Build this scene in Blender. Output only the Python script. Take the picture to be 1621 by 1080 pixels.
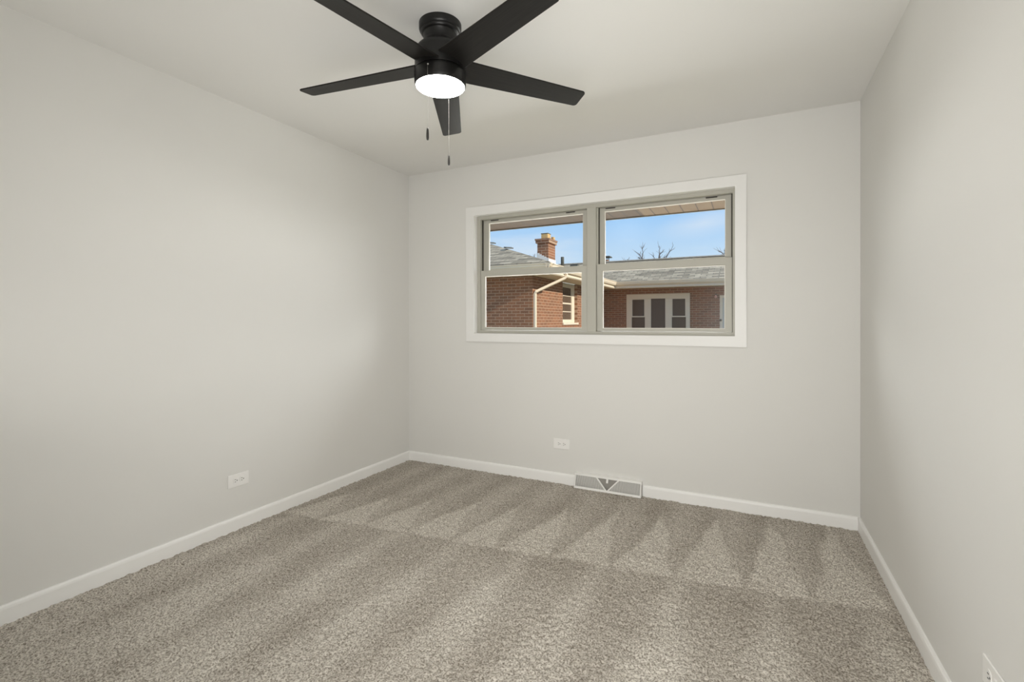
import bpy, bmesh, math, random
import numpy as np
from mathutils import Vector, Matrix

# ------------------------------------------------------------------ scene, camera, light
for o in list(bpy.data.objects):
    bpy.data.objects.remove(o)
S = bpy.context.scene
COL = S.collection
random.seed(4)
W, H, YR = 3.1975, 2.44, -3.47          # room width, ceiling height, rear wall

cam_d = bpy.data.cameras.new('camera')
cam = bpy.data.objects.new('camera', cam_d)
COL.objects.link(cam)
cam_d.sensor_width = 36.0
cam_d.lens = 764.87 * 36.0 / 1621.0
cam_d.shift_y = -30.5 / 1621.0
cam_d.clip_start = 0.02
cam_d.clip_end = 500
yaw, pit, rol = 0.4599, -0.0020, -0.0011
F = Vector((-math.sin(yaw) * math.cos(pit), math.cos(yaw) * math.cos(pit), math.sin(pit)))
R = Vector((math.cos(yaw), math.sin(yaw), 0))
U = R.cross(F)
R2 = R * math.cos(rol) + U * math.sin(rol)
U2 = -R * math.sin(rol) + U * math.cos(rol)
cam.matrix_world = Matrix(((R2.x, U2.x, -F.x, 2.643), (R2.y, U2.y, -F.y, -3.3372), (R2.z, U2.z, -F.z, 1.1929), (0, 0, 0, 1)))
S.camera = cam

S.view_settings.view_transform = 'Standard'
S.view_settings.look = 'None'
S.view_settings.exposure = 0.0
S.view_settings.gamma = 1.0
S.view_settings.use_curve_mapping = False

LAMP_L = 45.0        # radiance of the fan lamp's diffuser
SKY_FILL_W = 1180.0       # watts of the added lamp imitating open sky beyond the eave

wd = bpy.data.worlds.new('sky')
S.world = wd
wd.use_nodes = True
nt = wd.node_tree
nt.nodes.clear()
def wn(t, **k):
    n = nt.nodes.new(t)
    for a, b in k.items(): setattr(n, a, b)
    return n
tc = wn('ShaderNodeTexCoord')
sep = wn('ShaderNodeSeparateXYZ')
nt.links.new(tc.outputs['Generated'], sep.inputs[0])
ramp = wn('ShaderNodeValToRGB')
e = ramp.color_ramp.elements
e[0].position = 0.0;  e[0].color = (0.70, 0.82, 0.94, 1)
e[1].position = 1.0;  e[1].color = (0.22, 0.45, 0.85, 1)
x = e.new(0.11); x.color = (0.60, 0.77, 0.95, 1)
x = e.new(0.20); x.color = (0.385, 0.645, 0.985, 1)
nt.links.new(sep.outputs['Z'], ramp.inputs[0])
mp = wn('ShaderNodeMapping')
mp.inputs['Scale'].default_value = (3.0, 3.0, 14.0)
mp.inputs['Rotation'].default_value = (0.0, 0.12, 0.0)
mp.inputs['Location'].default_value = (0.55, 0.0, 0.0)
nt.links.new(tc.outputs['Generated'], mp.inputs[0])
nz = wn('ShaderNodeTexNoise')
nz.inputs['Scale'].default_value = 1.25
nz.inputs['Detail'].default_value = 5
nt.links.new(mp.outputs[0], nz.inputs['Vector'])
cr = wn('ShaderNodeValToRGB')
cr.color_ramp.elements[0].position = 0.50; cr.color_ramp.elements[0].color = (0, 0, 0, 1)
cr.color_ramp.elements[1].position = 0.72; cr.color_ramp.elements[1].color = (0.75, 0.75, 0.75, 1)
nt.links.new(nz.outputs['Fac'], cr.inputs[0])
mx = wn('ShaderNodeMixRGB')
mx.inputs[2].default_value = (0.80, 0.86, 0.95, 1)
nt.links.new(cr.outputs[0], mx.inputs[0])
nt.links.new(ramp.outputs[0], mx.inputs[1])
# one thin bank of cirrus low over the ridge
def wm(op, a, b=None, c=None, clamp=False):
    n = wn('ShaderNodeMath', operation=op, use_clamp=clamp)
    for i, v in enumerate((a, b, c)):
        if v is None: continue
        if isinstance(v, (int, float)): n.inputs[i].default_value = v
        else: nt.links.new(v, n.inputs[i])
    return n.outputs[0]
side = wm('ADD', wm('MULTIPLY', sep.outputs['X'], 0.9967), wm('MULTIPLY', sep.outputs['Y'], 0.0809))
up = wm('ADD', wm('SUBTRACT', sep.outputs['Z'], 0.1857), wm('MULTIPLY', side, -0.14))
blob = wm('SQRT', wm('ADD', wm('POWER', wm('ABSOLUTE', wm('DIVIDE', side, 0.095)), 2.0), wm('POWER', wm('ABSOLUTE', wm('DIVIDE', up, 0.030)), 2.0)))
cloud = wm('MULTIPLY', wm('SUBTRACT', 1.0, blob, None, True), wm('MULTIPLY', nz.outputs['Fac'], 1.75), None, True)
mx2 = wn('ShaderNodeMixRGB')
mx2.inputs[2].default_value = (0.74, 0.83, 0.96, 1)
nt.links.new(cloud, mx2.inputs[0])
nt.links.new(mx.outputs[0], mx2.inputs[1])
mx = mx2
bg = wn('ShaderNodeBackground')
bg.inputs['Strength'].default_value = 1.0
nt.links.new(mx.outputs[0], bg.inputs['Color'])
wo = wn('ShaderNodeOutputWorld')
nt.links.new(bg.outputs[0], wo.inputs[0])

def lamp(name, kind, loc, direction, energy, color, **k):
    d = bpy.data.lights.new(name, kind)
    d.energy = energy
    d.color = color
    for a, b in k.items(): setattr(d, a, b)
    o = bpy.data.objects.new(name, d)
    COL.objects.link(o)
    o.location = loc
    o.rotation_euler = Vector(direction).to_track_quat('-Z', 'Y').to_euler()
    return o
el = math.radians(25)
lamp('sun', 'SUN', (8, -2, 8), (-math.cos(el) * 0.985, math.cos(el) * 0.12, -math.sin(el)), 4.6, (1.0, 0.90, 0.76), angle=0.02)
lamp('sky_fill', 'AREA', (1.6, 3.6, 3.3), (0, -1, -0.28), SKY_FILL_W, (1.0, 0.99, 0.965), shape='RECTANGLE', size=16.0, size_y=3.4)  # added area lamp standing in for a brighter sky
lamp('side_fill_right', 'AREA', (6.5, 3.5, 3.5), (-6.5, -4.3, -2.2), 60, (1.0, 0.98, 0.94), shape='RECTANGLE', size=2.4, size_y=2.2)  # added lamp, no cloud there; brightens the left wall through the window
lamp('side_fill_left', 'AREA', (-3.3, 3.5, 3.5), (6.5, -4.3, -2.2), 45, (1.0, 0.98, 0.94), shape='RECTANGLE', size=2.4, size_y=2.2)  # its added counterpart, also no cloud; brightens the right wall
lamp('ground_fill', 'AREA', (1.6, 4.0, 0.2), (0, -1, 0.35), 250, (1.0, 0.98, 0.94), shape='RECTANGLE', size=7.0, size_y=1.2)  # added lamp imitating bounce off the ground, mostly for the ceiling
lamp('rear_fill', 'AREA', (2.45, -3.44, 1.1), (-0.34, 1, 0.06), 37, (1.0, 0.985, 0.96), shape='RECTANGLE', size=0.9, size_y=2.0, spread=math.radians(125))  # added fill before the closed rear wall, no doorway is built
lamp('upward_fill', 'AREA', (1.5, -2.6, 0.9), (-0.1, 0.45, 1), 4.2, (1.0, 0.985, 0.96), shape='RECTANGLE', size=2.4, size_y=0.6)  # added soft uplight that imitates a flash, brightens the ceiling

# ------------------------------------------------------------------ materials
def mat(name, color, rough=0.6, spec=0.5, metal=0.0):
    m = bpy.data.materials.new(name)
    m.use_nodes = True
    b = m.node_tree.nodes['Principled BSDF']
    b.inputs['Base Color'].default_value = (*color, 1)
    b.inputs['Roughness'].default_value = rough
    b.inputs['Specular IOR Level'].default_value = spec
    b.inputs['Metallic'].default_value = metal
    return m, m.node_tree, b

def nd(t, typ, inp=None, **k):
    n = t.nodes.new(typ)
    for a, b in k.items(): setattr(n, a, b)
    for a, b in (inp or {}).items(): n.inputs[a].default_value = b
    return n

def math_node(t, op, a, b=None, c=None, clamp=False):
    n = t.nodes.new('ShaderNodeMath')
    n.operation = op
    n.use_clamp = clamp
    for i, v in enumerate((a, b, c)):
        if v is None: continue
        if isinstance(v, (int, float)): n.inputs[i].default_value = v
        else: t.links.new(v, n.inputs[i])
    return n.outputs[0]

def noise(t, vec, scale, detail=2, rough=0.5):
    n = nd(t, 'ShaderNodeTexNoise', {'Scale': scale, 'Detail': detail, 'Roughness': rough})
    t.links.new(vec, n.inputs['Vector'])
    return n.outputs['Fac']

def obj_coord(t):
    return nd(t, 'ShaderNodeTexCoord').outputs['Object']

def bump(t, b, height, strength, dist):
    n = nd(t, 'ShaderNodeBump', {'Strength': strength, 'Distance': dist})
    t.links.new(height, n.inputs['Height'])
    t.links.new(n.outputs[0], b.inputs['Normal'])

def mix(t, fac, c1, c2, blend='MIX'):
    n = nd(t, 'ShaderNodeMixRGB', blend_type=blend)
    for i, v in ((0, fac), (1, c1), (2, c2)):
        if isinstance(v, (int, float)): n.inputs[i].default_value = v
        elif isinstance(v, tuple): n.inputs[i].default_value = (*v, 1)
        else: t.links.new(v, n.inputs[i])
    return n.outputs[0]

def paint(name, color, rough=0.75, spec=0.3):
    m, t, b = mat(name, color, rough, spec)
    c = obj_coord(t)
    bump(t, b, noise(t, c, 260, 2), 0.05, 0.001)
    t.links.new(mix(t, noise(t, c, 1.6, 3), tuple(v * 0.985 for v in color), tuple(min(1, v * 1.015) for v in color)), b.inputs['Base Color'])
    return m

M_wall = paint('wall_paint', (0.765, 0.757, 0.728))
M_ceil = paint('ceiling_paint', (0.82, 0.812, 0.785), 0.85, 0.2)
M_trim = paint('white_trim_paint', (0.93, 0.925, 0.905), 0.4, 0.45)
M_casing = paint('white_casing_paint', (0.86, 0.855, 0.835), 0.4, 0.4)
M_frame = paint('beige_vinyl', (0.485, 0.472, 0.415), 0.45, 0.4)
M_bead = paint('cream_bead', (0.78, 0.75, 0.68), 0.4, 0.4)
M_slot = mat('dark_gap', (0.05, 0.045, 0.035), 0.8)[0]
M_plate = paint('white_plastic', (0.90, 0.89, 0.865), 0.35, 0.5)
M_hole = mat('socket_slot_dark', (0.06, 0.06, 0.055), 0.7)[0]
M_vent = paint('white_enamel', (0.88, 0.87, 0.84), 0.4, 0.5)
M_metal = mat('chain_metal', (0.42, 0.41, 0.38), 0.35, 0.5, 0.9)[0]
M_black = mat('matte_black_metal', (0.006, 0.0057, 0.0054), 0.38, 0.4)[0]
M_knob = mat('dark_knob', (0.02, 0.018, 0.016), 0.4, 0.5)[0]
M_gutter = mat('cream_aluminium', (0.76, 0.65, 0.51), 0.5, 0.4)[0]
M_exttrim = mat('cream_exterior_paint', (0.72, 0.62, 0.49), 0.6, 0.3)[0]
M_darkpipe = mat('weathered_pipe', (0.10, 0.10, 0.085), 0.7)[0]
M_flash = mat('galvanised_flashing', (0.75, 0.74, 0.72), 0.5, 0.5)[0]
M_flue = mat('tan_clay', (0.62, 0.40, 0.17), 0.8)[0]
M_lawn = paint('winter_grass', (0.20, 0.19, 0.10), 0.95, 0.1)
M_bark = mat('grey_bark', (0.17, 0.145, 0.14), 0.9)[0]
M_extwin = mat('dark_window_glass', (0.115, 0.078, 0.055), 0.15, 0.18)[0]
M_door = mat('grey_door_paint', (0.52, 0.50, 0.46), 0.5, 0.4)[0]
M_handle = mat('aged_brass', (0.10, 0.08, 0.05), 0.4, 0.5, 0.7)[0]
M_lantern = mat('rose_lantern_glass', (0.75, 0.42, 0.36), 0.4, 0.5)[0]

def wood_dark():
    m, t, b = mat('black_wood_grain', (0.015, 0.014, 0.013), 0.44, 0.20)
    c = obj_coord(t)
    mp = nd(t, 'ShaderNodeMapping', {'Scale': (3.0, 90.0, 3.0)})
    t.links.new(c, mp.inputs[0])
    n = noise(t, mp.outputs[0], 1.6, 4, 0.6)
    t.links.new(mix(t, n, (0.003, 0.0028, 0.0025), (0.020, 0.018, 0.016)), b.inputs['Base Color'])
    bump(t, b, n, 0.25, 0.001)
    return m
M_blade = wood_dark()

def diffuser():
    m = bpy.data.materials.new('lit_diffuser')
    m.use_nodes = True
    t = m.node_tree
    t.nodes.clear()
    e = nd(t, 'ShaderNodeEmission', {'Color': (1.0, 0.965, 0.90, 1), 'Strength': LAMP_L})
    o = nd(t, 'ShaderNodeOutputMaterial')
    t.links.new(e.outputs[0], o.inputs[0])
    return m
M_diff = diffuser()

def glass():
    m = bpy.data.materials.new('window_glass')
    m.use_nodes = True
    t = m.node_tree
    t.nodes.clear()
    tr = nd(t, 'ShaderNodeBsdfTransparent', {'Color': (0.97, 0.98, 0.975, 1)})
    gl = nd(t, 'ShaderNodeBsdfGlossy', {'Color': (1, 1, 1, 1), 'Roughness': 0.22})
    fr = nd(t, 'ShaderNodeFresnel')
    gm = nd(t, 'ShaderNodeNewGeometry')
    t.links.new(math_node(t, 'MULTIPLY_ADD', gm.outputs['Backfacing'], 1 / 1.22 - 1.22, 1.22), fr.inputs['IOR'])   # the same reflectance from both faces
    ms = nd(t, 'ShaderNodeMixShader')
    o = nd(t, 'ShaderNodeOutputMaterial')
    t.links.new(fr.outputs[0], ms.inputs[0])
    t.links.new(tr.outputs[0], ms.inputs[1])
    t.links.new(gl.outputs[0], ms.inputs[2])
    t.links.new(ms.outputs[0], o.inputs[0])
    return m
M_glass = glass()

def brick(name, axis, c1, c2, mortar):
    m, t, b = mat(name, c1, 0.9, 0.15)
    s = nd(t, 'ShaderNodeSeparateXYZ')
    t.links.new(obj_coord(t), s.inputs[0])
    cb = nd(t, 'ShaderNodeCombineXYZ')
    t.links.new(s.outputs[axis], cb.inputs[0])
    t.links.new(s.outputs['Z'], cb.inputs[1])
    br = nd(t, 'ShaderNodeTexBrick', {'Color1': (*c1, 1), 'Color2': (*c2, 1), 'Mortar': (*mortar, 1), 'Scale': 1.0,
            'Mortar Size': 0.007, 'Mortar Smooth': 0.15, 'Bias': 0.0, 'Brick Width': 0.213, 'Row Height': 0.0677})
    t.links.new(cb.outputs[0], br.inputs['Vector'])
    n = noise(t, obj_coord(t), 9, 3)
    t.links.new(mix(t, 0.55, br.outputs['Color'], mix(t, n, (0.62, 0.6, 0.58), (1.0, 0.98, 0.95)), 'MULTIPLY'), b.inputs['Base Color'])
    return m
BR = ((0.33, 0.150, 0.083), (0.24, 0.122, 0.075), (0.47, 0.325, 0.23))
M_brickx = brick('brick_running_across', 'X', *BR)
M_bricky = brick('brick_running_back', 'Y', *BR)

def shingle(name, axis):
    m, t, b = mat(name, (0.3, 0.29, 0.26), 0.95, 0.1)
    s = nd(t, 'ShaderNodeSeparateXYZ')
    t.links.new(obj_coord(t), s.inputs[0])
    cb = nd(t, 'ShaderNodeCombineXYZ')
    t.links.new(s.outputs[axis], cb.inputs[0])
    t.links.new(math_node(t, 'MULTIPLY', s.outputs['Z'], 3.1), cb.inputs[1])
    br = nd(t, 'ShaderNodeTexBrick', {'Color1': (0.55, 0.47, 0.365, 1), 'Color2': (0.26, 0.222, 0.172, 1), 'Mortar': (0.20, 0.18, 0.15, 1), 'Scale': 1.0,
            'Mortar Size': 0.012, 'Mortar Smooth': 0.4, 'Brick Width': 0.33, 'Row Height': 0.16})
    t.links.new(cb.outputs[0], br.inputs['Vector'])
    n = noise(t, cb.outputs[0], 3.6, 5, 0.7)
    t.links.new(mix(t, 0.8, br.outputs['Color'], mix(t, n, (0.25, 0.24, 0.22), (1.75, 1.68, 1.52)), 'MULTIPLY'), b.inputs['Base Color'])
    return m
M_shx = shingle('shingles_running_across', 'X')
M_shy = shingle('shingles_running_back', 'Y')

def soffit_wood(name, ca, cb):
    m, t, b = mat(name, ca, 0.7, 0.2)
    c = obj_coord(t)
    s = nd(t, 'ShaderNodeSeparateXYZ')
    t.links.new(c, s.inputs[0])
    f = math_node(t, 'FRACT', math_node(t, 'DIVIDE', s.outputs['X'], 0.118))
    groove = math_node(t, 'LESS_THAN', f, 0.07)
    mp = nd(t, 'ShaderNodeMapping', {'Scale': (40, 4, 4)})
    t.links.new(c, mp.inputs[0])
    base = mix(t, noise(t, mp.outputs[0], 1.0, 3), ca, cb)
    t.links.new(mix(t, groove, base, tuple(v * 0.35 for v in ca)), b.inputs['Base Color'])
    return m
M_soffit = soffit_wood('brown_soffit_boards', (0.062, 0.034, 0.013), (0.092, 0.053, 0.022))
M_soffit2 = soffit_wood('tan_soffit_boards', (0.150, 0.094, 0.044), (0.200, 0.132, 0.066))  # lighter tone for the right-hand part of the soffit

def carpet():
    m, t, b = mat('vacuumed_beige_carpet', (0.40, 0.35, 0.29), 1.0, 0.05)
    c = obj_coord(t)
    s = nd(t, 'ShaderNodeSeparateXYZ')
    t.links.new(c, s.inputs[0])
    wob = math_node(t, 'MULTIPLY', math_node(t, 'SUBTRACT', noise(t, c, 4.0, 3), 0.5), 0.10)
    X = math_node(t, 'ADD', s.outputs['X'], wob)
    Y = math_node(t, 'ADD', s.outputs['Y'], wob)
    Yb = math_node(t, 'SUBTRACT', Y, math_node(t, 'MULTIPLY_ADD', X, 0.125, -1.285))      # height above the turn of the strokes
    def strokes(period, offset, along, length, soft):
        f = math_node(t, 'FRACT', math_node(t, 'DIVIDE', math_node(t, 'ADD', X, offset), period))
        tri = math_node(t, 'MULTIPLY', math_node(t, 'ABSOLUTE', math_node(t, 'SUBTRACT', f, 0.5)), 2.0)    # 0 in the middle of a stroke, 1 at its edge
        lim = math_node(t, 'SUBTRACT', 1.0, math_node(t, 'DIVIDE', along, length))
        return math_node(t, 'MULTIPLY_ADD', math_node(t, 'SUBTRACT', lim, tri), soft, 0.5, clamp=True)
    upper = strokes(0.287, 0.267, Yb, math_node(t, 'MULTIPLY_ADD', X, 0.165, 0.42), 3.6)
    below = math_node(t, 'ADD', Yb, 0.75)
    lower = strokes(0.37, 0.058, math_node(t, 'ADD', Yb, 1.45), 1.62, 2.0)
    lower = math_node(t, 'MULTIPLY', lower, math_node(t, 'MULTIPLY_ADD', Yb, 0.55, 1.45, clamp=True))
    lower = math_node(t, 'MULTIPLY_ADD', lower, 0.46, 0.30)
    row = math_node(t, 'MULTIPLY_ADD', Yb, 40.0, 0.5, clamp=True)
    soft = strokes(0.287, 0.18, math_node(t, 'MULTIPLY_ADD', Yb, 0.25, 0.35), 1.0, 0.55)
    upper = math_node(t, 'MAXIMUM', upper, math_node(t, 'MULTIPLY', soft, 0.74))
    nap = math_node(t, 'ADD', math_node(t, 'MULTIPLY', upper, row), math_node(t, 'MULTIPLY', lower, math_node(t, 'SUBTRACT', 1.0, row)))
    nap = math_node(t, 'ADD', nap, math_node(t, 'MULTIPLY', math_node(t, 'SUBTRACT', noise(t, c, 2.3, 4), 0.5), 0.9), clamp=True)
    tone = mix(t, nap, (0.450, 0.412, 0.360), (0.700, 0.662, 0.598))
    n1 = noise(t, c, 150, 3, 0.65)
    rp = nd(t, 'ShaderNodeValToRGB')
    q = rp.color_ramp.elements
    q[0].position = 0.37; q[0].color = (0.32, 0.29, 0.26, 1)
    q[1].position = 0.58; q[1].color = (1.16, 1.16, 1.16, 1)
    t.links.new(n1, rp.inputs[0])
    tone = mix(t, 0.9, tone, rp.outputs[0], 'MULTIPLY')
    tone = mix(t, 0.35, tone, mix(t, noise(t, c, 420, 2), (0.75, 0.74, 0.73), (1.2, 1.2, 1.2)), 'MULTIPLY')
    t.links.new(tone, b.inputs['Base Color'])
    bump(t, b, n1, 0.5, 0.006)
    return m
M_carpet = carpet()

# ------------------------------------------------------------------ mesh helpers
def link(name, bm, m, parent=None, smooth=False, bev=0.0):
    me = bpy.data.meshes.new(name)
    bmesh.ops.recalc_face_normals(bm, faces=bm.faces)
    bm.to_mesh(me)
    bm.free()
    for k in (m if isinstance(m, (list, tuple)) else [m]): me.materials.append(k)
    if smooth:
        for p in me.polygons: p.use_smooth = True
    o = bpy.data.objects.new(name, me)
    COL.objects.link(o)
    if bev:
        d = o.modifiers.new('bevel', 'BEVEL')
        d.width = bev
        d.segments = 2
        d.limit_method = 'ANGLE'
    if parent is not None:
        o.parent = parent
        o.matrix_parent_inverse = parent.matrix_world.inverted()
    return o

def box(bm, x0, x1, y0, y1, z0, z1):
    v = [bm.verts.new(p) for p in ((x0, y0, z0), (x1, y0, z0), (x1, y1, z0), (x0, y1, z0), (x0, y0, z1), (x1, y0, z1), (x1, y1, z1), (x0, y1, z1))]
    for f in ((0, 3, 2, 1), (4, 5, 6, 7), (0, 1, 5, 4), (1, 2, 6, 5), (2, 3, 7, 6), (3, 0, 4, 7)):
        bm.faces.new([v[i] for i in f])

def boxes(*b):
    bm = bmesh.new()
    for k in b: box(bm, *k)
    return bm

def prism(bm, pts, vec):
    a = [bm.verts.new(p) for p in pts]
    c = [bm.verts.new(Vector(p) + Vector(vec)) for p in pts]
    bm.faces.new(a[::-1])
    bm.faces.new(c)
    n = len(pts)
    for i in range(n):
        bm.faces.new((a[i], a[(i + 1) % n], c[(i + 1) % n], c[i]))

def ring_frame(bm, x0, x1, z0, z1, w, y0, y1):
    """Rectangular frame of width w (left, right, bottom, top) in the xz plane, mitred as one closed body."""
    wl, wr, wb, wt = w if isinstance(w, tuple) else (w,) * 4
    o = ((x0, z0), (x1, z0), (x1, z1), (x0, z1))
    i = ((x0 + wl, z0 + wb), (x1 - wr, z0 + wb), (x1 - wr, z1 - wt), (x0 + wl, z1 - wt))
    for k in range(4):
        j = (k + 1) % 4
        q = [o[k], o[j], i[j], i[k]]
        prism(bm, [(p[0], y0, p[1]) for p in q], (0, y1 - y0, 0))
    bmesh.ops.remove_doubles(bm, verts=bm.verts, dist=1e-5)
    inner = {}
    for f in bm.faces:
        inner.setdefault(tuple(sorted(v.index for v in f.verts)), []).append(f)

def lathe(prof, segs=56, center=(0, 0)):
    bm = bmesh.new()
    rings = []
    for r, z in prof:
        if r < 1e-6: rings.append([bm.verts.new((center[0], center[1], z))])
        else: rings.append([bm.verts.new((center[0] + r * math.cos(2 * math.pi * k / segs), center[1] + r * math.sin(2 * math.pi * k / segs), z)) for k in range(segs)])
    for a, b in zip(rings, rings[1:]):
        for k in range(segs):
            j = (k + 1) % segs
            if len(a) == 1: bm.faces.new((a[0], b[k], b[j]))
            elif len(b) == 1: bm.faces.new((a[k], a[j], b[0]))
            else: bm.faces.new((a[k], a[j], b[j], b[k]))
    return bm

def tube(bm, pts, rad, segs=8):
    pts = [Vector(p) for p in pts]
    rad = rad if isinstance(rad, (list, tuple)) else [rad] * len(pts)
    rings = []
    for i, p in enumerate(pts):
        d = (pts[min(i + 1, len(pts) - 1)] - pts[max(i - 1, 0)]).normalized()
        a = d.cross(Vector((0.31, 0.9, 0.2))).normalized()
        b = d.cross(a)
        rings.append([bm.verts.new(p + (a * math.cos(2 * math.pi * k / segs) + b * math.sin(2 * math.pi * k / segs)) * rad[i]) for k in range(segs)])
    for r, q in zip(rings, rings[1:]):
        for k in range(segs):
            bm.faces.new((r[k], r[(k + 1) % segs], q[(k + 1) % segs], q[k]))
    bm.faces.new(rings[0][::-1])
    bm.faces.new(rings[-1])

def empty(name, loc, label=None, cat=None, group=None, kind=None, parent=None):
    o = bpy.data.objects.new(name, None)
    o.empty_display_size = 0.1
    COL.objects.link(o)
    o.location = loc
    bpy.context.view_layer.update()
    return tag(o, label, cat, group, kind)

def tag(o, label=None, cat=None, group=None, kind=None):
    if label: o['label'] = label
    if cat: o['category'] = cat
    if group: o['group'] = group
    if kind: o['kind'] = kind
    return o

def struct(name, bm, m, label, cat, bev=0.0, smooth=False):
    return tag(link(name, bm, m, None, smooth, bev), label, cat, None, 'structure')

# ------------------------------------------------------------------ room shell
def floor_mesh():
    xs = np.arange(-0.02, W + 0.02, 0.0058)
    ys = np.arange(YR - 0.02, 0.02, 0.0058)
    nx, ny = len(xs), len(ys)
    rng = np.random.default_rng(7)
    n = rng.random((ny, nx))
    k = n.copy()
    for ax in (0, 1):
        k = 0.5 * k + 0.25 * (np.roll(k, 1, ax) + np.roll(k, -1, ax))
    k = (k - k.mean()) / k.std()
    z = np.clip(k, -2, 2) * 0.0022 - 0.001
    X, Y = np.meshgrid(xs, ys)
    jx = (rng.random((ny, nx)) - 0.5) * 0.003
    jy = (rng.random((ny, nx)) - 0.5) * 0.003
    co = np.stack([X + jx, Y + jy, z], -1).reshape(-1, 3).astype(np.float32)
    idx = np.arange(nx * ny).reshape(ny, nx)
    q = np.stack([idx[:-1, :-1], idx[:-1, 1:], idx[1:, 1:], idx[1:, :-1]], -1).reshape(-1, 4).astype(np.int32)
    me = bpy.data.meshes.new('floor')
    me.vertices.add(len(co)); me.vertices.foreach_set('co', co.ravel())
    me.loops.add(q.size); me.loops.foreach_set('vertex_index', q.ravel())
    me.polygons.add(len(q)); me.polygons.foreach_set('loop_start', np.arange(0, q.size, 4, dtype=np.int32))
    me.update(calc_edges=True)
    me.validate()
    me.materials.append(M_carpet)
    o = bpy.data.objects.new('floor', me)
    COL.objects.link(o)
    return o
tag(floor_mesh(), 'speckled beige carpet with vacuum stroke marks', 'carpet', None, 'structure')
struct('ceiling', boxes((-0.15, W + 0.15, YR - 0.15, 0.12, H, H + 0.12)), M_ceil, 'flat off-white painted ceiling above the fan', 'ceiling')
struct('wall_left', boxes((-0.15, 0, YR - 0.15, 0.12, -0.1, H)), M_wall, 'long bare greige wall on the left with one outlet', 'wall')
struct('wall_right', boxes((W, W + 0.15, YR - 0.15, 0.12, -0.1, H)), M_wall, 'bare greige wall on the right beside the camera', 'wall')
struct('wall_front', boxes((0, W, YR - 0.15, YR, -0.1, H)), M_wall, 'plain greige wall behind the camera', 'wall')
OX0, OX1, OZ0, OZ1 = 0.645, 2.566, 1.078, 2.058         # rough opening of the window
bm = bmesh.new()
ring_frame(bm, 0, W, -0.1, H, (OX0, W - OX1, OZ0 + 0.1, H - OZ1), 0, 0.12)
struct('wall_back', bm, M_wall, 'greige end wall around the wide window', 'wall')
bm = bmesh.new()
ring_frame(bm, -0.6, W + 0.6, -0.8, 2.13, (OX0 + 0.45, W + 0.45 - OX1, OZ0 + 0.75, 2.13 - OZ1), 0.121, 0.25)
struct('wall_exterior', bm, M_brickx, 'brick outer face of the house around the window', 'wall')

# baseboards: a rounded top edge, 75 mm tall
def base_profile(t, h):
    return [(0, -0.004), (t, -0.004), (t, h - 0.016), (t - 0.002, h - 0.007), (t - 0.006, h - 0.001), (0, h)]
BT, BH = 0.013, 0.0755
def baseboard(name, pts2, label):
    bm = bmesh.new()
    for (p, q, n) in pts2:
        d = Vector((q[0] - p[0], q[1] - p[1], 0))
        prism(bm, [(p[0] + n[0] * a, p[1] + n[1] * a, z) for a, z in base_profile(BT, BH)], d)
    return struct(name, bm, M_trim, label, 'baseboard')
baseboard('baseboard_left', [((0, YR), (0, 0), (1, 0))], 'white baseboard along the left wall')
baseboard('baseboard_right', [((W, YR), (W, 0), (-1, 0))], 'white baseboard along the right wall')
baseboard('baseboard_back', [((BT, 0), (1.503, 0), (0, -1)), ((1.984, 0), (W - BT, 0), (0, -1))], 'white baseboard under the window, broken by the register')
baseboard('baseboard_front', [((BT, YR), (W - BT, YR), (0, 1))], 'white baseboard on the wall behind the camera')

# ------------------------------------------------------------------ window
win = empty('window_1', (1.615, 0, 1.10), 'wide double window of beige sashes in a white casing', 'window', None, 'structure')
bm = bmesh.new()
ring_frame(bm, 0.5856, 2.6176, 1.0276, 2.1010, (0.0735, 0.0665, 0.067, 0.070), -0.018, 0.0)
link('window_casing', bm, M_casing, win, bev=0.002)
bm = bmesh.new()
ring_frame(bm, 0.6445, 2.5665, 1.0775, 2.0585, (0.0150, 0.0155, 0.0165, 0.0275), -0.0005, 0.036)
link('jamb_extension', bm, M_casing, win)
bm = bmesh.new()
ring_frame(bm, 0.6455, 2.5655, 1.0785, 2.0575, (0.0455, 0.0290, 0.0385, 0.0525), 0.034, 0.118)
link('window_frame', bm, M_frame, win, bev=0.0015)
link('mullion', boxes((1.579, 1.646, 0.030, 0.117, 1.114, 2.0075)), M_frame, win, bev=0.002)
for xa, xb, za in ((0.6905, 0.6975, 1.117), (1.5725, 1.5792, 1.117), (1.6458, 1.6615, 1.117), (2.5285, 2.5372, 1.117)):
    link('jamb_track', boxes((xa, xb, 0.060, 0.117, za, 2.0055)), M_slot, win)
link('jamb_stop', boxes((1.6455, 1.6570, 0.052, 0.100, 1.117, 2.0055)), M_frame, win)

def sash(name, x0, x1, z0, z1, ws, y0, y1, bead):
    bm = bmesh.new()
    ring_frame(bm, x0, x1, z0, z1, ws, y0, y1)
    o = link(name, bm, M_frame, win, bev=0.0015)
    wl, wr, wb, wt = ws
    a0, a1, b0, b1 = x0 + wl, x1 - wr, z0 + wb, z1 - wt
    bm = bmesh.new()
    ring_frame(bm, a0 - 0.002, a1 + 0.002, b0 - 0.002, b1 + 0.002, bead, y0 + 0.010, y0 + 0.022)
    link('glazing_bead', bm, M_bead, o, bev=0.001)
    yg = y0 + 0.017
    link('glass_pane', boxes((a0 + 0.001, a1 - 0.001, yg, yg + 0.003, b0 + 0.001, b1 - 0.001)), M_glass, o)
    return o
YL, YU = 0.040, 0.074
gap = 0.0015
ul = sash('upper_sash', 0.6925, 1.5775, 1.5490, 2.0030, (0.048, 0.042, 0.036, 0.022), YU, YU + 0.030, 0.006)
ur = sash('upper_sash', 1.6610, 2.5290, 1.5490, 2.0030, (0.034, 0.035, 0.036, 0.022), YU, YU + 0.030, 0.006)
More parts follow.
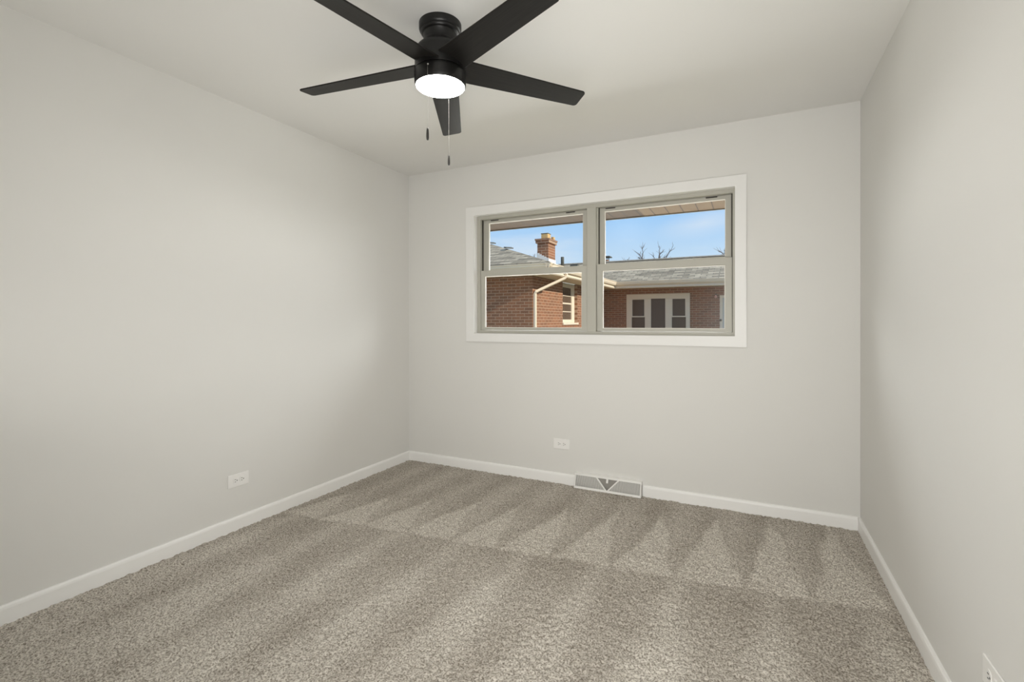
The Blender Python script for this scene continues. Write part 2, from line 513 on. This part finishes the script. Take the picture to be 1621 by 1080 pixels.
ll = sash('lower_sash', 0.6925, 1.5775, 1.1185, 1.5935, (0.030, 0.040, 0.018, 0.041), YL, YL + 0.030, 0.008)
lr = sash('lower_sash', 1.6530, 2.5335, 1.1185, 1.5965, (0.035, 0.0395, 0.018, 0.046), YL, YL + 0.030, 0.008)
for s_, xs in ((ul, (0.80, 1.44)), (ur, (1.74, 2.41))):
    for xx in xs:
        link('tilt_latch', boxes((xx - 0.035, xx + 0.035, YU - 0.004, YU + 0.002, 1.9945, 2.0015)), M_slot, s_, bev=0.001)
link('sash_lock', boxes((2.30, 2.495, YL + 0.004, YL + 0.026, 1.5965, 1.6035)), M_frame, lr, bev=0.002)

# ------------------------------------------------------------------ outlets and register
def outlet(loc, rz, label):
    """Horizontal duplex outlet; local x runs along the wall, -y points into the room."""
    r = empty('wall_outlet', loc, label, 'outlet')
    r.rotation_euler = (0, 0, rz)
    bpy.context.view_layer.update()
    mw = r.matrix_world.copy()
    def part(name, bm, m, parent, bev=0.0):
        bm.transform(mw)
        return link(name, bm, m, parent, bev=bev)
    part('cover_plate', boxes((-0.0625, 0.0625, -0.006, 0, -0.037, 0.037)), M_plate, r, 0.0025)
    for sx in (-1, 1):
        cx = sx * 0.0195
        bm = bmesh.new()
        n = 20
        pts = []
        for k in range(n):
            a = 2 * math.pi * k / n
            pts.append((cx + max(-0.0138, min(0.0138, 0.0172 * math.cos(a))), -0.0078, 0.0172 * math.sin(a)))
        prism(bm, pts, (0, 0.004, 0))
        s = part('socket', bm, M_plate, r, 0.0006)
        for (dx, dz, w, h) in ((-0.002, 0.0062, 0.0085, 0.0026), (-0.002, -0.0062, 0.0070, 0.0026), (0.0085, 0, 0.005, 0.005)):
            part('socket_slot', boxes((cx + dx - w / 2, cx + dx + w / 2, -0.0083, -0.0060, dz - h / 2, dz + h / 2)), M_hole, s)
    bm = lathe([(0, 0.0), (0.0028, 0.0), (0.0032, 0.0010), (0.0020, 0.0016), (0, 0.0016)], 14)
    bm.transform(Matrix.Translation((0, -0.0058, 0)) @ Matrix.Rotation(math.radians(90), 4, 'X'))
    part('screw', bm, M_vent, r)
    return r
outlet((1.396, 0, 0.289), 0, 'white horizontal outlet on the end wall below the window')
outlet((0, -1.550, 0.282), math.radians(90), 'white horizontal outlet low on the left wall')
outlet((W, -1.700, 0.276), math.radians(-90), 'white outlet on the right wall, cut off by the bottom frame edge')

reg = empty('floor_register', (1.743, -0.03, 0), 'white baseboard heat register with a V-shaped divider under the window', 'vent')
x0, x1 = 1.507, 1.980
# the face leans back: bottom edge stands 52 mm off the wall, top edge 18 mm
def face_y(z): return -0.056 + (z / 0.098) * 0.030
def slab(bm, pts, t):
    """A flat piece lying in the leaning face; pts are (x, z)."""
    prism(bm, [(px, face_y(pz), pz) for px, pz in pts], (0, t, 0))
bm = bmesh.new()
slab(bm, ((x0, 0.001), (x1, 0.001), (x1, 0.015), (x0, 0.015)), 0.006)
slab(bm, ((x0, 0.087), (x1, 0.087), (x1, 0.098), (x0, 0.098)), 0.006)
slab(bm, ((x0, 0.015), (x0 + 0.009, 0.015), (x0 + 0.009, 0.087), (x0, 0.087)), 0.006)
slab(bm, ((x1 - 0.009, 0.015), (x1, 0.015), (x1, 0.087), (x1 - 0.009, 0.087)), 0.006)
prism(bm, [(x0, face_y(0.098), 0.098), (x1, face_y(0.098), 0.098), (x1, -0.001, 0.104), (x0, -0.001, 0.104)], (0, 0, -0.004))
for xx in (x0, x1 - 0.003):
    prism(bm, [(xx, face_y(0.001), 0.001), (xx, -0.001, 0.001), (xx, -0.001, 0.103), (xx, face_y(0.098), 0.098)], (0.003, 0, 0))
link('register_frame', bm, M_vent, reg, bev=0.0008)
bm = bmesh.new()
for a, b in ((1.668, 1.7375), (1.822, 1.7515)):
    slab(bm, ((a - 0.006, 0.088), (a + 0.006, 0.088), (b + 0.006, 0.014), (b - 0.006, 0.014)), 0.005)
link('divider', bm, M_vent, reg, bev=0.0006)
def grille(xa, xb, za, zb):
    bm = bmesh.new()
    n = 30
    for k in range(n + 1):
        xx = xa + (xb - xa) * k / n
        # the grille stops at the slanted divider
        t = min(1.0, max(0.0, (xx - 1.668) / 0.0695)) if xx < 1.745 else min(1.0, max(0.0, (1.822 - xx) / 0.0705))
        top = 0.0875 - 0.073 * t
        if top < 0.020: continue
        prism(bm, [(xx - 0.0014, face_y(0.0145) + 0.002, 0.0145), (xx + 0.0014, face_y(0.0145) + 0.002, 0.0145), (xx + 0.0014, face_y(top) + 0.002, top), (xx - 0.0014, face_y(top) + 0.002, top)], (0, 0.003, 0))
    for k in range(0):
        zz = 0.045
        t = (0.0875 - zz) / 0.073
        xe = 1.668 + 0.0695 * t if xa < 1.7 else 1.822 - 0.0705 * t
        l, r_ = (xa, xe) if xa < 1.7 else (xe, xb)
        prism(bm, [(l, face_y(zz - .0012) + 0.0045, zz - 0.0012), (r_, face_y(zz - .0012) + 0.0045, zz - 0.0012), (r_, face_y(zz + .0012) + 0.0045, zz + 0.0012), (l, face_y(zz + .0012) + 0.0045, zz + 0.0012)], (0, 0.002, 0))
    return bm
link('grille', grille(x0 + 0.009, 1.7375, 0, 0), M_vent, reg)
link('grille', grille(1.7515, x1 - 0.009, 0, 0), M_vent, reg)
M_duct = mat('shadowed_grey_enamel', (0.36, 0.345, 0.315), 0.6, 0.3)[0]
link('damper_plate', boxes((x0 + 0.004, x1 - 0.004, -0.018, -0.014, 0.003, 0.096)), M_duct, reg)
bm = bmesh.new()
slab(bm, ((1.738, 0.088), (1.752, 0.088), (1.752, 0.063), (1.738, 0.063)), -0.006)
link('damper_lever', bm, M_vent, reg, bev=0.0015)

# ------------------------------------------------------------------ ceiling fan
FX, FY = 1.4685, -1.644
fan = empty('ceiling_fan', (FX, FY, H), 'black five-blade ceiling fan with a lit round lamp and two pull chains', 'ceiling fan')
link('canopy', lathe([(0, H), (0.0885, H), (0.0885, 2.418), (0.0865, 2.411), (0.0815, 2.408), (0.0815, 2.402), (0.076, 2.397), (0.0715, 2.396),
                      (0.0700, 2.394), (0.0695, 2.362), (0, 2.362)], 64, (FX, FY)), M_black, fan, True)
link('motor_housing', lathe([(0, 2.366), (0.072, 2.366), (0.0745, 2.362), (0.0745, 2.356), (0.082, 2.349), (0.095, 2.338), (0.1025, 2.327), (0.1055, 2.314), (0.1060, 2.290),
                             (0.1060, 2.240), (0, 2.240)], 72, (FX, FY)), M_black, fan, True)
def sharpen(o, ang=40):
    m = o.modifiers.new('edges', 'EDGE_SPLIT')
    m.split_angle = math.radians(ang)
for o in fan.children: sharpen(o, 50)
kit = link('light_kit', lathe([(0, 2.239), (0.1045, 2.239), (0.1080, 2.236), (0.1085, 2.226), (0.1075, 2.195), (0.1070, 2.186), (0.1050, 2.180), (0.1020, 2.179), (0.1015, 2.184), (0, 2.184)], 72, (FX, FY)), M_black, fan, True)
sharpen(kit, 50)
tag(link('lamp_diffuser', lathe([(0.1018, 2.183), (0.1012, 2.1785), (0.088, 2.1745), (0.060, 2.1715), (0.03, 2.170), (0, 2.1695)], 64, (FX, FY)), M_diff, kit, True), 'glowing white round diffuser')

A0, PITCH, DROOP = 2.0828, -0.1986, -0.0436
RT, WT, WR = 0.667, 0.0517, 0.0662
def blade_mesh():
    """Blade along +x, wide at the root, rounded at the tip corners."""
    out = []
    r0 = 0.088
    def w(x): return WR + (WT - WR) * (x - 0.10) / (RT - 0.10)
    c = 0.016
    n = 10
    out += [(r0, -w(r0)), (RT - c, -w(RT - c))]
    for k in range(1, 7):
        a = -math.pi / 2 + k * math.pi / 12
        out.append((RT - c + c * math.cos(a), -WT + c + c * math.sin(a)))
    for k in range(0, 6):
        a = k * math.pi / 12
        out.append((RT - c + c * math.cos(a), WT - c + c * math.sin(a)))
    out += [(RT - c, w(RT - c)), (r0, w(r0))]
    bm = bmesh.new()
    prism(bm, [(x, y, -0.003) for x, y in out], (0, 0, 0.006))
    bmesh.ops.recalc_face_normals(bm, faces=bm.faces)
    me = bpy.data.meshes.new('fan_blade')
    bm.to_mesh(me)
    bm.free()
    me.materials.append(M_blade)
    return me
bme = blade_mesh()
for k in range(5):
    b = bpy.data.objects.new('fan_blade', bme)
    COL.objects.link(b)
    mloc = Matrix.Translation((FX + 0.0025, FY + 0.001, 2.2658)) @ Matrix.Rotation(A0 + k * 2 * math.pi / 5, 4, 'Z') @ Matrix.Rotation(-DROOP, 4, 'Y') @ Matrix.Rotation(PITCH, 4, 'X')
    b.parent = fan
    b.matrix_parent_inverse = fan.matrix_world.inverted()
    b.matrix_world = mloc
    d = b.modifiers.new('bevel', 'BEVEL')
    d.width = 0.0015
    d.segments = 2
    d.limit_method = 'ANGLE'

def chain(ang, z0, z1, z2):
    x = FX + 0.1120 * math.cos(ang)
    y = FY + 0.1120 * math.sin(ang)
    bm = bmesh.new()
    tube(bm, [(FX + 0.104 * math.cos(ang), FY + 0.104 * math.sin(ang), z0 + 0.002), (x - 0.002 * math.cos(ang), y - 0.002 * math.sin(ang), z0 + 0.001), (x, y, z0 - 0.006), (x, y, z1 - 0.004)], 0.0005, 6)
    z = z0 - 0.008
    while z > z1:
        bmesh.ops.create_icosphere(bm, subdivisions=1, radius=0.00085, matrix=Matrix.Translation((x, y, z)))
        z -= 0.0034
    bmesh.ops.create_icosphere(bm, subdivisions=2, radius=0.0042, matrix=Matrix.Translation((FX + 0.1085 * math.cos(ang), FY + 0.1085 * math.sin(ang), z0 + 0.002)))
    c = link('pull_chain', bm, M_metal, fan, True)
    h = z1 - z2
    tag(link('pull_knob', lathe([(0, z1), (0.0030, z1 - 0.001), (0.0042, z1 - 0.18 * h), (0.0052, z1 - 0.5 * h), (0.0052, z1 - 0.8 * h), (0.0040, z1 - 0.95 * h), (0, z2)], 20, (x, y)), M_knob, c, True), 'dark wooden pull knob')
chain(math.radians(277.9), 2.220, 1.965, 1.914)
chain(math.radians(105.4), 2.220, 1.931, 1.883)

# ------------------------------------------------------------------ own eave, ground
struct('trim_1', boxes((-1.5, 1.80, 0.251, 1.0, 2.118, 2.135)), M_soffit, 'brown soffit boards seen at the top of the left panes', 'soffit')
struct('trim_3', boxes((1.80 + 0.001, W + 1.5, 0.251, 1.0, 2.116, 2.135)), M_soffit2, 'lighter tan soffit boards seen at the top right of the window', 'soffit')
struct('trim_2', boxes((-1.5, W + 1.5, 1.0005, 1.022, 2.110, 2.28)), M_darkpipe, 'dark fascia edge of the eave outside the window', 'fascia')
bm = bmesh.new()
box(bm, -40, 40, 0.25, 90, -0.95, -0.75)
tag(link('lawn', bm, M_lawn), 'winter grass between the two houses', 'ground', None, 'structure')

# ------------------------------------------------------------------ neighbouring brick house
house = empty('brick_house', (-1.7, 9, -0.75), 'single-storey brick house with shingled roof outside the window', 'house')
X1, Y1, Y2 = -1.72, 6.5, 12.0
EX, EY1, EY2 = -1.07, 5.9, 11.35
ZS, ZG, G = 2.20, 2.38, -0.75
PT = 0.33
HW = 3.03                                   # half width of each wing
ZRG = ZG + PT * HW
link('brick_wall', boxes((-8.0, X1, Y1, Y1 + 0.2, G, ZS)), M_brickx, house)
link('brick_wall', boxes((X1 - 0.2, X1, Y1 + 0.2, 8.42, G, ZS), (X1 - 0.2, X1, 9.58, Y2 + 0.2, G, ZS), (X1 - 0.2, X1, 8.42, 9.58, G, 1.085)), M_bricky, house)
link('brick_wall', boxes((X1, 8.0, Y2, Y2 + 0.2, G, ZS)), M_brickx, house)
# roof: front wing hipped towards us, rear wing running across behind it
bm = bmesh.new()
HX, HY = EX - HW, EY1 + HW                 # top of the hip
YRG = EY2 + HW
def face(bm, pts): bm.faces.new([bm.verts.new(p) for p in pts])
face(bm, [(EX - 2 * HW, EY1, ZG), (EX, EY1, ZG), (HX, HY, ZRG)])
o = link('roof_slope', bm, M_shx, house)
o.modifiers.new('thick', 'SOLIDIFY').thickness = 0.03
bm = bmesh.new()
face(bm, [(EX, EY1, ZG), (EX, EY2, ZG), (EX - HW, YRG, ZRG), (HX, HY, ZRG)])
o = link('roof_slope', bm, M_shy, house)
o.modifiers.new('thick', 'SOLIDIFY').thickness = 0.03
bm = bmesh.new()
face(bm, [(EX, EY2, ZG), (9.0, EY2, ZG), (9.0, YRG, ZRG), (EX - HW, YRG, ZRG)])
face(bm, [(9.0, YRG, ZRG), (9.0, YRG + HW, ZG), (EX - HW, YRG + HW, ZG), (EX - HW, YRG, ZRG)])
o = link('roof_slope', bm, M_shx, house)
o.modifiers.new('thick', 'SOLIDIFY').thickness = 0.03
# ridge and hip caps
def cap(a, b, w, t=0.02):
    a, b = Vector(a), Vector(b)
    d = (b - a).normalized()
    s = d.cross(Vector((0, 0, 1))).normalized()
    bm = bmesh.new()
    n = max(4, int((b - a).length / 0.2))
    for k in range(n):
        p, q = a + (b - a) * (k / n), a + (b - a) * ((k + 1.12) / n)
        dz = Vector((0, 0, 0.012))
        prism(bm, [p + s * w + Vector((0, 0, -0.33 * w * 0.72)) + dz, p + Vector((0, 0, t)) + dz, p - s * w + Vector((0, 0, -0.33 * w * 0.72)) + dz], q - p)
    return bm
M_cap = mat('hip_cap_shingles', (0.37, 0.325, 0.26), 0.95, 0.1)[0]
link('hip_cap', cap((EX - 0.03, EY1 + 0.03, ZG + 0.01), (HX, HY, ZRG), 0.15), M_cap, house)
link('ridge_cap', cap((EX - HW, YRG, ZRG), (9.0, YRG, ZRG), 0.15), M_cap, house)
for t, l in ((2.93, 0.26), (1.83, 0.20)):
    bm = bmesh.new()
    p = Vector((EX - t, EY1 + t, ZG + PT * t + 0.055))
    d = Vector((-1, 1, PT)).normalized()
    s = Vector((1, 1, 0)).normalized()
    prism(bm, [p + s * 0.1, p - s * 0.1, p - s * 0.1 + Vector((0, 0, 0.03)), p + s * 0.1 + Vector((0, 0, 0.03))], d * l)
    link('lifted_shingle', bm, M_darkpipe, house)
# soffit, fascia and gutters
link('soffit', boxes((-8.0, EX - 0.05, EY1 + 0.05, Y1, ZS - 0.005, ZS + 0.02)), M_exttrim, house)
link('soffit', boxes((X1, EX - 0.05, Y1, EY2 + 0.05, ZS - 0.005, ZS + 0.02)), M_exttrim, house)
link('soffit', boxes((X1, 9.0, EY2 + 0.05, Y2, ZS - 0.005, ZS + 0.02)), M_exttrim, house)
link('fascia', boxes((-8.0, EX - 0.07, EY1 + 0.07, EY1 + 0.10, ZS - 0.02, ZG - 0.02)), M_exttrim, house)
link('fascia', boxes((EX - 0.10, EX - 0.07, EY1 + 0.07, EY2 + 0.10, ZS - 0.02, ZG - 0.02)), M_exttrim, house)
link('fascia', boxes((EX - 0.10, 9.0, EY2 + 0.07, EY2 + 0.10, ZS - 0.02, ZG - 0.02)), M_exttrim, house)
# K-style gutter profile: (distance out from fascia, z)
GP = [(0.0, -0.005), (0.0, -0.105), (0.055, -0.105), (0.062, -0.095), (0.085, -0.055), (0.088, -0.02), (0.105, -0.012), (0.105, 0.004), (0.098, 0.004), (0.098, -0.006), (0.080, -0.018), (0.075, -0.055), (0.055, -0.095), (0.008, -0.095), (0.008, -0.005)]
def gutter(f, length_vec):
    bm = bmesh.new()
    prism(bm, [f(a, z) for a, z in GP], length_vec)
    return bm
link('gutter', gutter(lambda a, z: (-8.0, EY1 + 0.07 - a, ZG + z), (8.0 + EX + 0.035, 0, 0)), M_gutter, house)
link('gutter', gutter(lambda a, z: (EX - 0.07 + a, EY1 - 0.035, ZG + z), (0, EY2 - EY1 + 0.105, 0)), M_gutter, house)
link('gutter', gutter(lambda a, z: (EX - 0.07, EY2 + 0.07 - a, ZG + z), (9.0 - EX, 0, 0)), M_gutter, house)
# downspout: from the side gutter, slanting back to the corner, then down
def downspout(pts, hw):
    bm = bmesh.new()
    pts = [Vector(p) for p in pts]
    rings = []
    for i, p in enumerate(pts):
        d = (pts[min(i + 1, len(pts) - 1)] - pts[max(i - 1, 0)]).normalized()
        a = Vector((0, 1, 0)) - d * d.y
        a.normalize()
        b = d.cross(a).normalized()
        rings.append([bm.verts.new(p + a * hw * u + b * hw * v) for u, v in ((-1, -.8), (1, -.8), (1, .8), (-1, .8))])
    for r, q in zip(rings, rings[1:]):
        for k in range(4): bm.faces.new((r[k], r[(k + 1) % 4], q[(k + 1) % 4], q[k]))
    bm.faces.new(rings[0][::-1]); bm.faces.new(rings[-1])
    return bm
link('downspout', downspout([(EX - 0.02, EY1 + 1.06, ZG - 0.09), (EX - 0.02, EY1 + 1.06, 2.20), (EX - 0.05, EY1 + 1.04, 2.15), (X1 + 0.055, Y1 + 0.06, 1.84), (X1 + 0.035, Y1 + 0.06, 1.79), (X1 + 0.035, Y1 + 0.06, G)], 0.034), M_gutter, house, bev=0.006)
# chimney
ch = link('chimney', boxes((-2.25, -1.95, 8.0, 8.48, 2.5, 3.17)), M_brickx, house)
link('chimney_crown', boxes((-2.285, -1.915, 7.965, 8.515, 3.165, 3.235), (-2.30, -1.90, 7.95, 8.53, 3.235, 3.275)), M_brickx, ch)
link('flue_pot', boxes((-2.17, -1.985, 8.06, 8.26, 3.27, 3.41)), M_flue, ch, bev=0.01)
link('flue_cap', boxes((-2.175, -1.98, 8.055, 8.265, 3.41, 3.425)), M_darkpipe, ch)
link('flue_pot', boxes((-2.00, -1.93, 8.32, 8.42, 3.27, 3.36)), M_flue, ch, bev=0.008)
bm = bmesh.new()
for k in range(5):
    xa = -2.26 + k * 0.064
    zt = 2.915 - k * 0.033
    box(bm, xa, xa + 0.065, 7.985, 7.999, 2.55, zt)
box(bm, -1.949, -1.935, 7.985, 8.495, 2.55, 2.765)
link('chimney_flashing', bm, M_flash, ch)
# pipe and roof vent on the rear slope
def rear_z(y): return ZG + PT * (y - EY2)
link('vent_pipe', lathe([(0, 3.62), (0.060, 3.62), (0.062, 3.60), (0.062, 3.20), (0.0, 3.20)], 20, (-3.80, 14.0)), M_darkpipe, house, True)
link('roof_vent', boxes((-3.44, -3.15, 13.85, 14.10, rear_z(13.9) - 0.02, rear_z(13.9) + 0.07)), M_darkpipe, house, bev=0.01)
# triple window of the rear facade
tw = bmesh.new()
tx0, tx1, tzt, tzb = -0.90, 0.997, 2.018, 0.62
yf = Y2 - 0.03
cols = [(-0.733, -0.328), (-0.140, 0.284), (0.478, 0.882)]
zh = 1.870
box(tw, tx0, tx1, yf, Y2 + 0.05, zh, tzt)
edges = [tx0] + [v for c in cols for v in c] + [tx1]
for k in range(0, len(edges), 2): box(tw, edges[k], edges[k + 1], yf, Y2 + 0.05, tzb, zh)
box(tw, tx0, tx1, yf - 0.02, Y2 + 0.05, tzb - 0.05, tzb)
w = link('window_frame', tw, M_exttrim, house, bev=0.006)
for i, (a, b) in enumerate(cols):
    link('pane', boxes((a, b, Y2 - 0.004, Y2 - 0.001, tzb, zh)), M_extwin, w)
    if i != 1:
        bm = bmesh.new()
        ring_frame(bm, a, b, 1.300, zh, (0.019, 0.019, 0.036, 0.020), yf + 0.006, Y2 - 0.005)
        link('upper_sash', bm, M_exttrim, w, bev=0.003)
# tall window on the side wall of the front wing
sy0, sy1, sz0, sz1 = 8.42, 9.58, 1.14, ZS - 0.006
xf = X1 - 0.08                              # set back in the brick opening
sw = bmesh.new()
ring = lambda bm, y0, y1, z0, z1, w, xa, xb: [box(bm, xa, xb, y0, y0 + w[0], z0, z1), box(bm, xa, xb, y1 - w[1], y1, z0, z1),
                                              box(bm, xa, xb, y0 + w[0], y1 - w[1], z0, z0 + w[2]), box(bm, xa, xb, y0 + w[0], y1 - w[1], z1 - w[3], z1)]
ring(sw, sy0, sy1, sz0, sz1, (0.09, 0.24, 0.03, 0.11), xf - 0.05, xf)
w = link('window_frame', sw, M_exttrim, house, bev=0.005)
link('window_sill', boxes((xf - 0.04, X1 + 0.035, sy0 - 0.03, sy1 + 0.03, sz0 - 0.055, sz0 - 0.001)), M_exttrim, w, bev=0.005)
ya, yb = sy0 + 0.09, sy1 - 0.24
link('pane', boxes((xf - 0.030, xf - 0.027, ya, yb, sz0 + 0.03, sz1 - 0.11)), M_extwin, w)
for zz, hh in ((1.655, 0.020), (1.435, 0.011), (1.86, 0.011)):
    link('glazing_bar', boxes((xf - 0.026, xf - 0.008, ya, yb, zz - hh, zz + hh)), M_exttrim, w)
link('bottom_rail', boxes((xf - 0.026, xf - 0.004, ya, yb, sz0 + 0.03, sz0 + 0.085)), M_exttrim, w)
# entrance door with lantern at the right end of the rear facade
dr = bmesh.new()
ring_frame(dr, 1.82, 2.88, -0.45, 1.93, (0.075, 0.075, 0.02, 0.075), Y2 - 0.04, Y2 + 0.02)
d = link('door_frame', dr, M_exttrim, house, bev=0.005)
dd = boxes((1.896, 2.804, Y2 - 0.018, Y2 - 0.004, -0.43, 1.854))
for zc in (0.1, 1.1):
    box(dd, 2.02, 2.64, Y2 - 0.024, Y2 - 0.018, zc - 0.35, zc + 0.45)
link('door_leaf', dd, M_door, d, bev=0.004)
bm = bmesh.new()
bmesh.ops.create_uvsphere(bm, u_segments=14, v_segments=10, radius=0.034, matrix=Matrix.Translation((1.845, Y2 - 0.075, 1.205)))
tube(bm, [(1.845, Y2 - 0.02, 1.205), (1.845, Y2 - 0.075, 1.205)], 0.014)
link('door_knob', bm, M_handle, d, True)
ln = link('wall_lantern', lathe([(0, 1.945), (0.016, 1.94), (0.022, 1.92), (0.040, 1.872), (0.045, 1.860), (0.0, 1.860)], 20, (1.714, Y2 - 0.10)), M_lantern, house, True)
link('lantern_arm', boxes((1.705, 1.723, Y2 - 0.10, Y2, 1.940, 1.956), (1.690, 1.738, Y2 - 0.012, Y2, 1.90, 1.98)), M_handle, ln, bev=0.004)

# ------------------------------------------------------------------ further back: a second roof and bare trees
far = empty('distant_house', (-4.0, 24, -0.75), 'further house behind the ridge, only its capped brick chimney showing', 'house')
link('house_wall', boxes((-8, 0, 21.6, 25.2, G, 2.6)), M_brickx, far)
bm = bmesh.new()
prism(bm, [(-8.4, 21.3, 2.5), (-8.4, 25.5, 2.5), (-8.4, 24, 3.6)], (8.8, 0, 0))
link('roof', bm, M_shx, far)
c2 = link('chimney', boxes((-5.08, -4.72, 23.8, 24.2, 3.3, 4.68)), M_brickx, far)
bm = boxes((-5.23, -4.57, 23.7, 24.3, 4.82, 4.88))
for px in (-5.06, -4.74):
    for py in (23.82, 24.18): box(bm, px - 0.02, px + 0.02, py - 0.02, py + 0.02, 4.66, 4.83)
link('chimney_cap', bm, M_darkpipe, c2)

def tree(x, y, strokes, label, seed, twigs=5):
    """Bare tree: explicit main limbs (dx, z) with a little depth, finer twigs grown from them."""
    rnd = random.Random(seed)
    bm = bmesh.new()
    fork = strokes[0][0]
    tube(bm, [(x + fork[0] * 0.8, y, G - 0.1), (x + fork[0] * 0.95, y, 1.5), (x + fork[0], y, fork[1])], [0.14, 0.11, 0.075], 8)
    for s in strokes:
        dy = rnd.uniform(-0.5, 0.5)
        pts = [Vector((x + p[0], y + dy * i / len(s), p[1])) for i, p in enumerate(s)]
        rad = [max(0.010, 0.042 * (1 - i / len(s))) for i in range(len(s))]
        tube(bm, pts, rad, 6)
        for _ in range(twigs):
            i = rnd.randrange(1, len(pts))
            a = pts[i - 1].lerp(pts[i], rnd.random())
            d = (pts[i] - pts[i - 1]).normalized()
            e = Vector((d.x + rnd.uniform(-0.9, 0.9), rnd.uniform(-0.6, 0.6), abs(d.z) + rnd.uniform(-0.3, 0.6))).normalized()
            l = rnd.uniform(0.12, 0.42)
            m = a + e * l * 0.5 + Vector((rnd.uniform(-.05, .05), 0, rnd.uniform(-.03, .05)))
            tube(bm, [a, m, a + e * l], [0.011, 0.008, 0.004], 5)
    return tag(link('bare_tree', bm, M_bark), label, 'tree')
def t0(strokes, *a, **k): return tree(0, 26.9, strokes, *a, **k)
t0([[(-3.22, 4.70), (-3.37, 5.01), (-3.35, 5.27), (-3.30, 5.36), (-3.35, 5.55), (-3.37, 5.75)], [(-3.22, 4.70), (-3.37, 4.95), (-3.52, 5.24), (-3.82, 5.50)],
    [(-3.22, 4.70), (-3.45, 4.93), (-3.60, 5.10)]], 'bare forked tree top above the ridge, left of the taller one', 3, 11)
t0([[(-2.42, 4.60), (-2.34, 5.06), (-2.36, 5.36), (-2.36, 5.72)], [(-2.42, 4.60), (-1.98, 4.75), (-1.91, 5.03), (-1.77, 5.26), (-1.62, 5.42), (-1.50, 5.66)],
    [(-2.42, 4.60), (-2.25, 4.88), (-1.98, 5.05)], [(-2.42, 4.60), (-2.53, 4.84), (-2.80, 5.22)], [(-2.42, 4.60), (-2.36, 5.15), (-2.09, 5.38)]],
   'tallest bare tree top behind the ridge, in the middle of the right pane', 5, 12)
t0([[(1.37, 4.5), (1.34, 4.83), (1.15, 5.05), (0.98, 5.18)], [(1.37, 4.5), (1.30, 4.95), (1.28, 5.22)], [(1.37, 4.5), (1.50, 4.95), (1.70, 5.20)]],
   'twiggy bare tree top behind the ridge at the right window edge', 8, 16)
t0([[(-4.30, 4.55), (-4.32, 4.85), (-4.27, 5.02)], [(-4.30, 4.55), (-4.44, 4.95)]], 'lowest twig tops behind the ridge, next to the capped chimney', 11, 8)
t0([[(-10.7, 4.9), (-10.6, 5.4), (-10.46, 5.72)], [(-10.7, 4.9), (-10.85, 5.4), (-11.0, 5.6)]], 'faint bare twigs just left of the brick chimney', 14, 8)
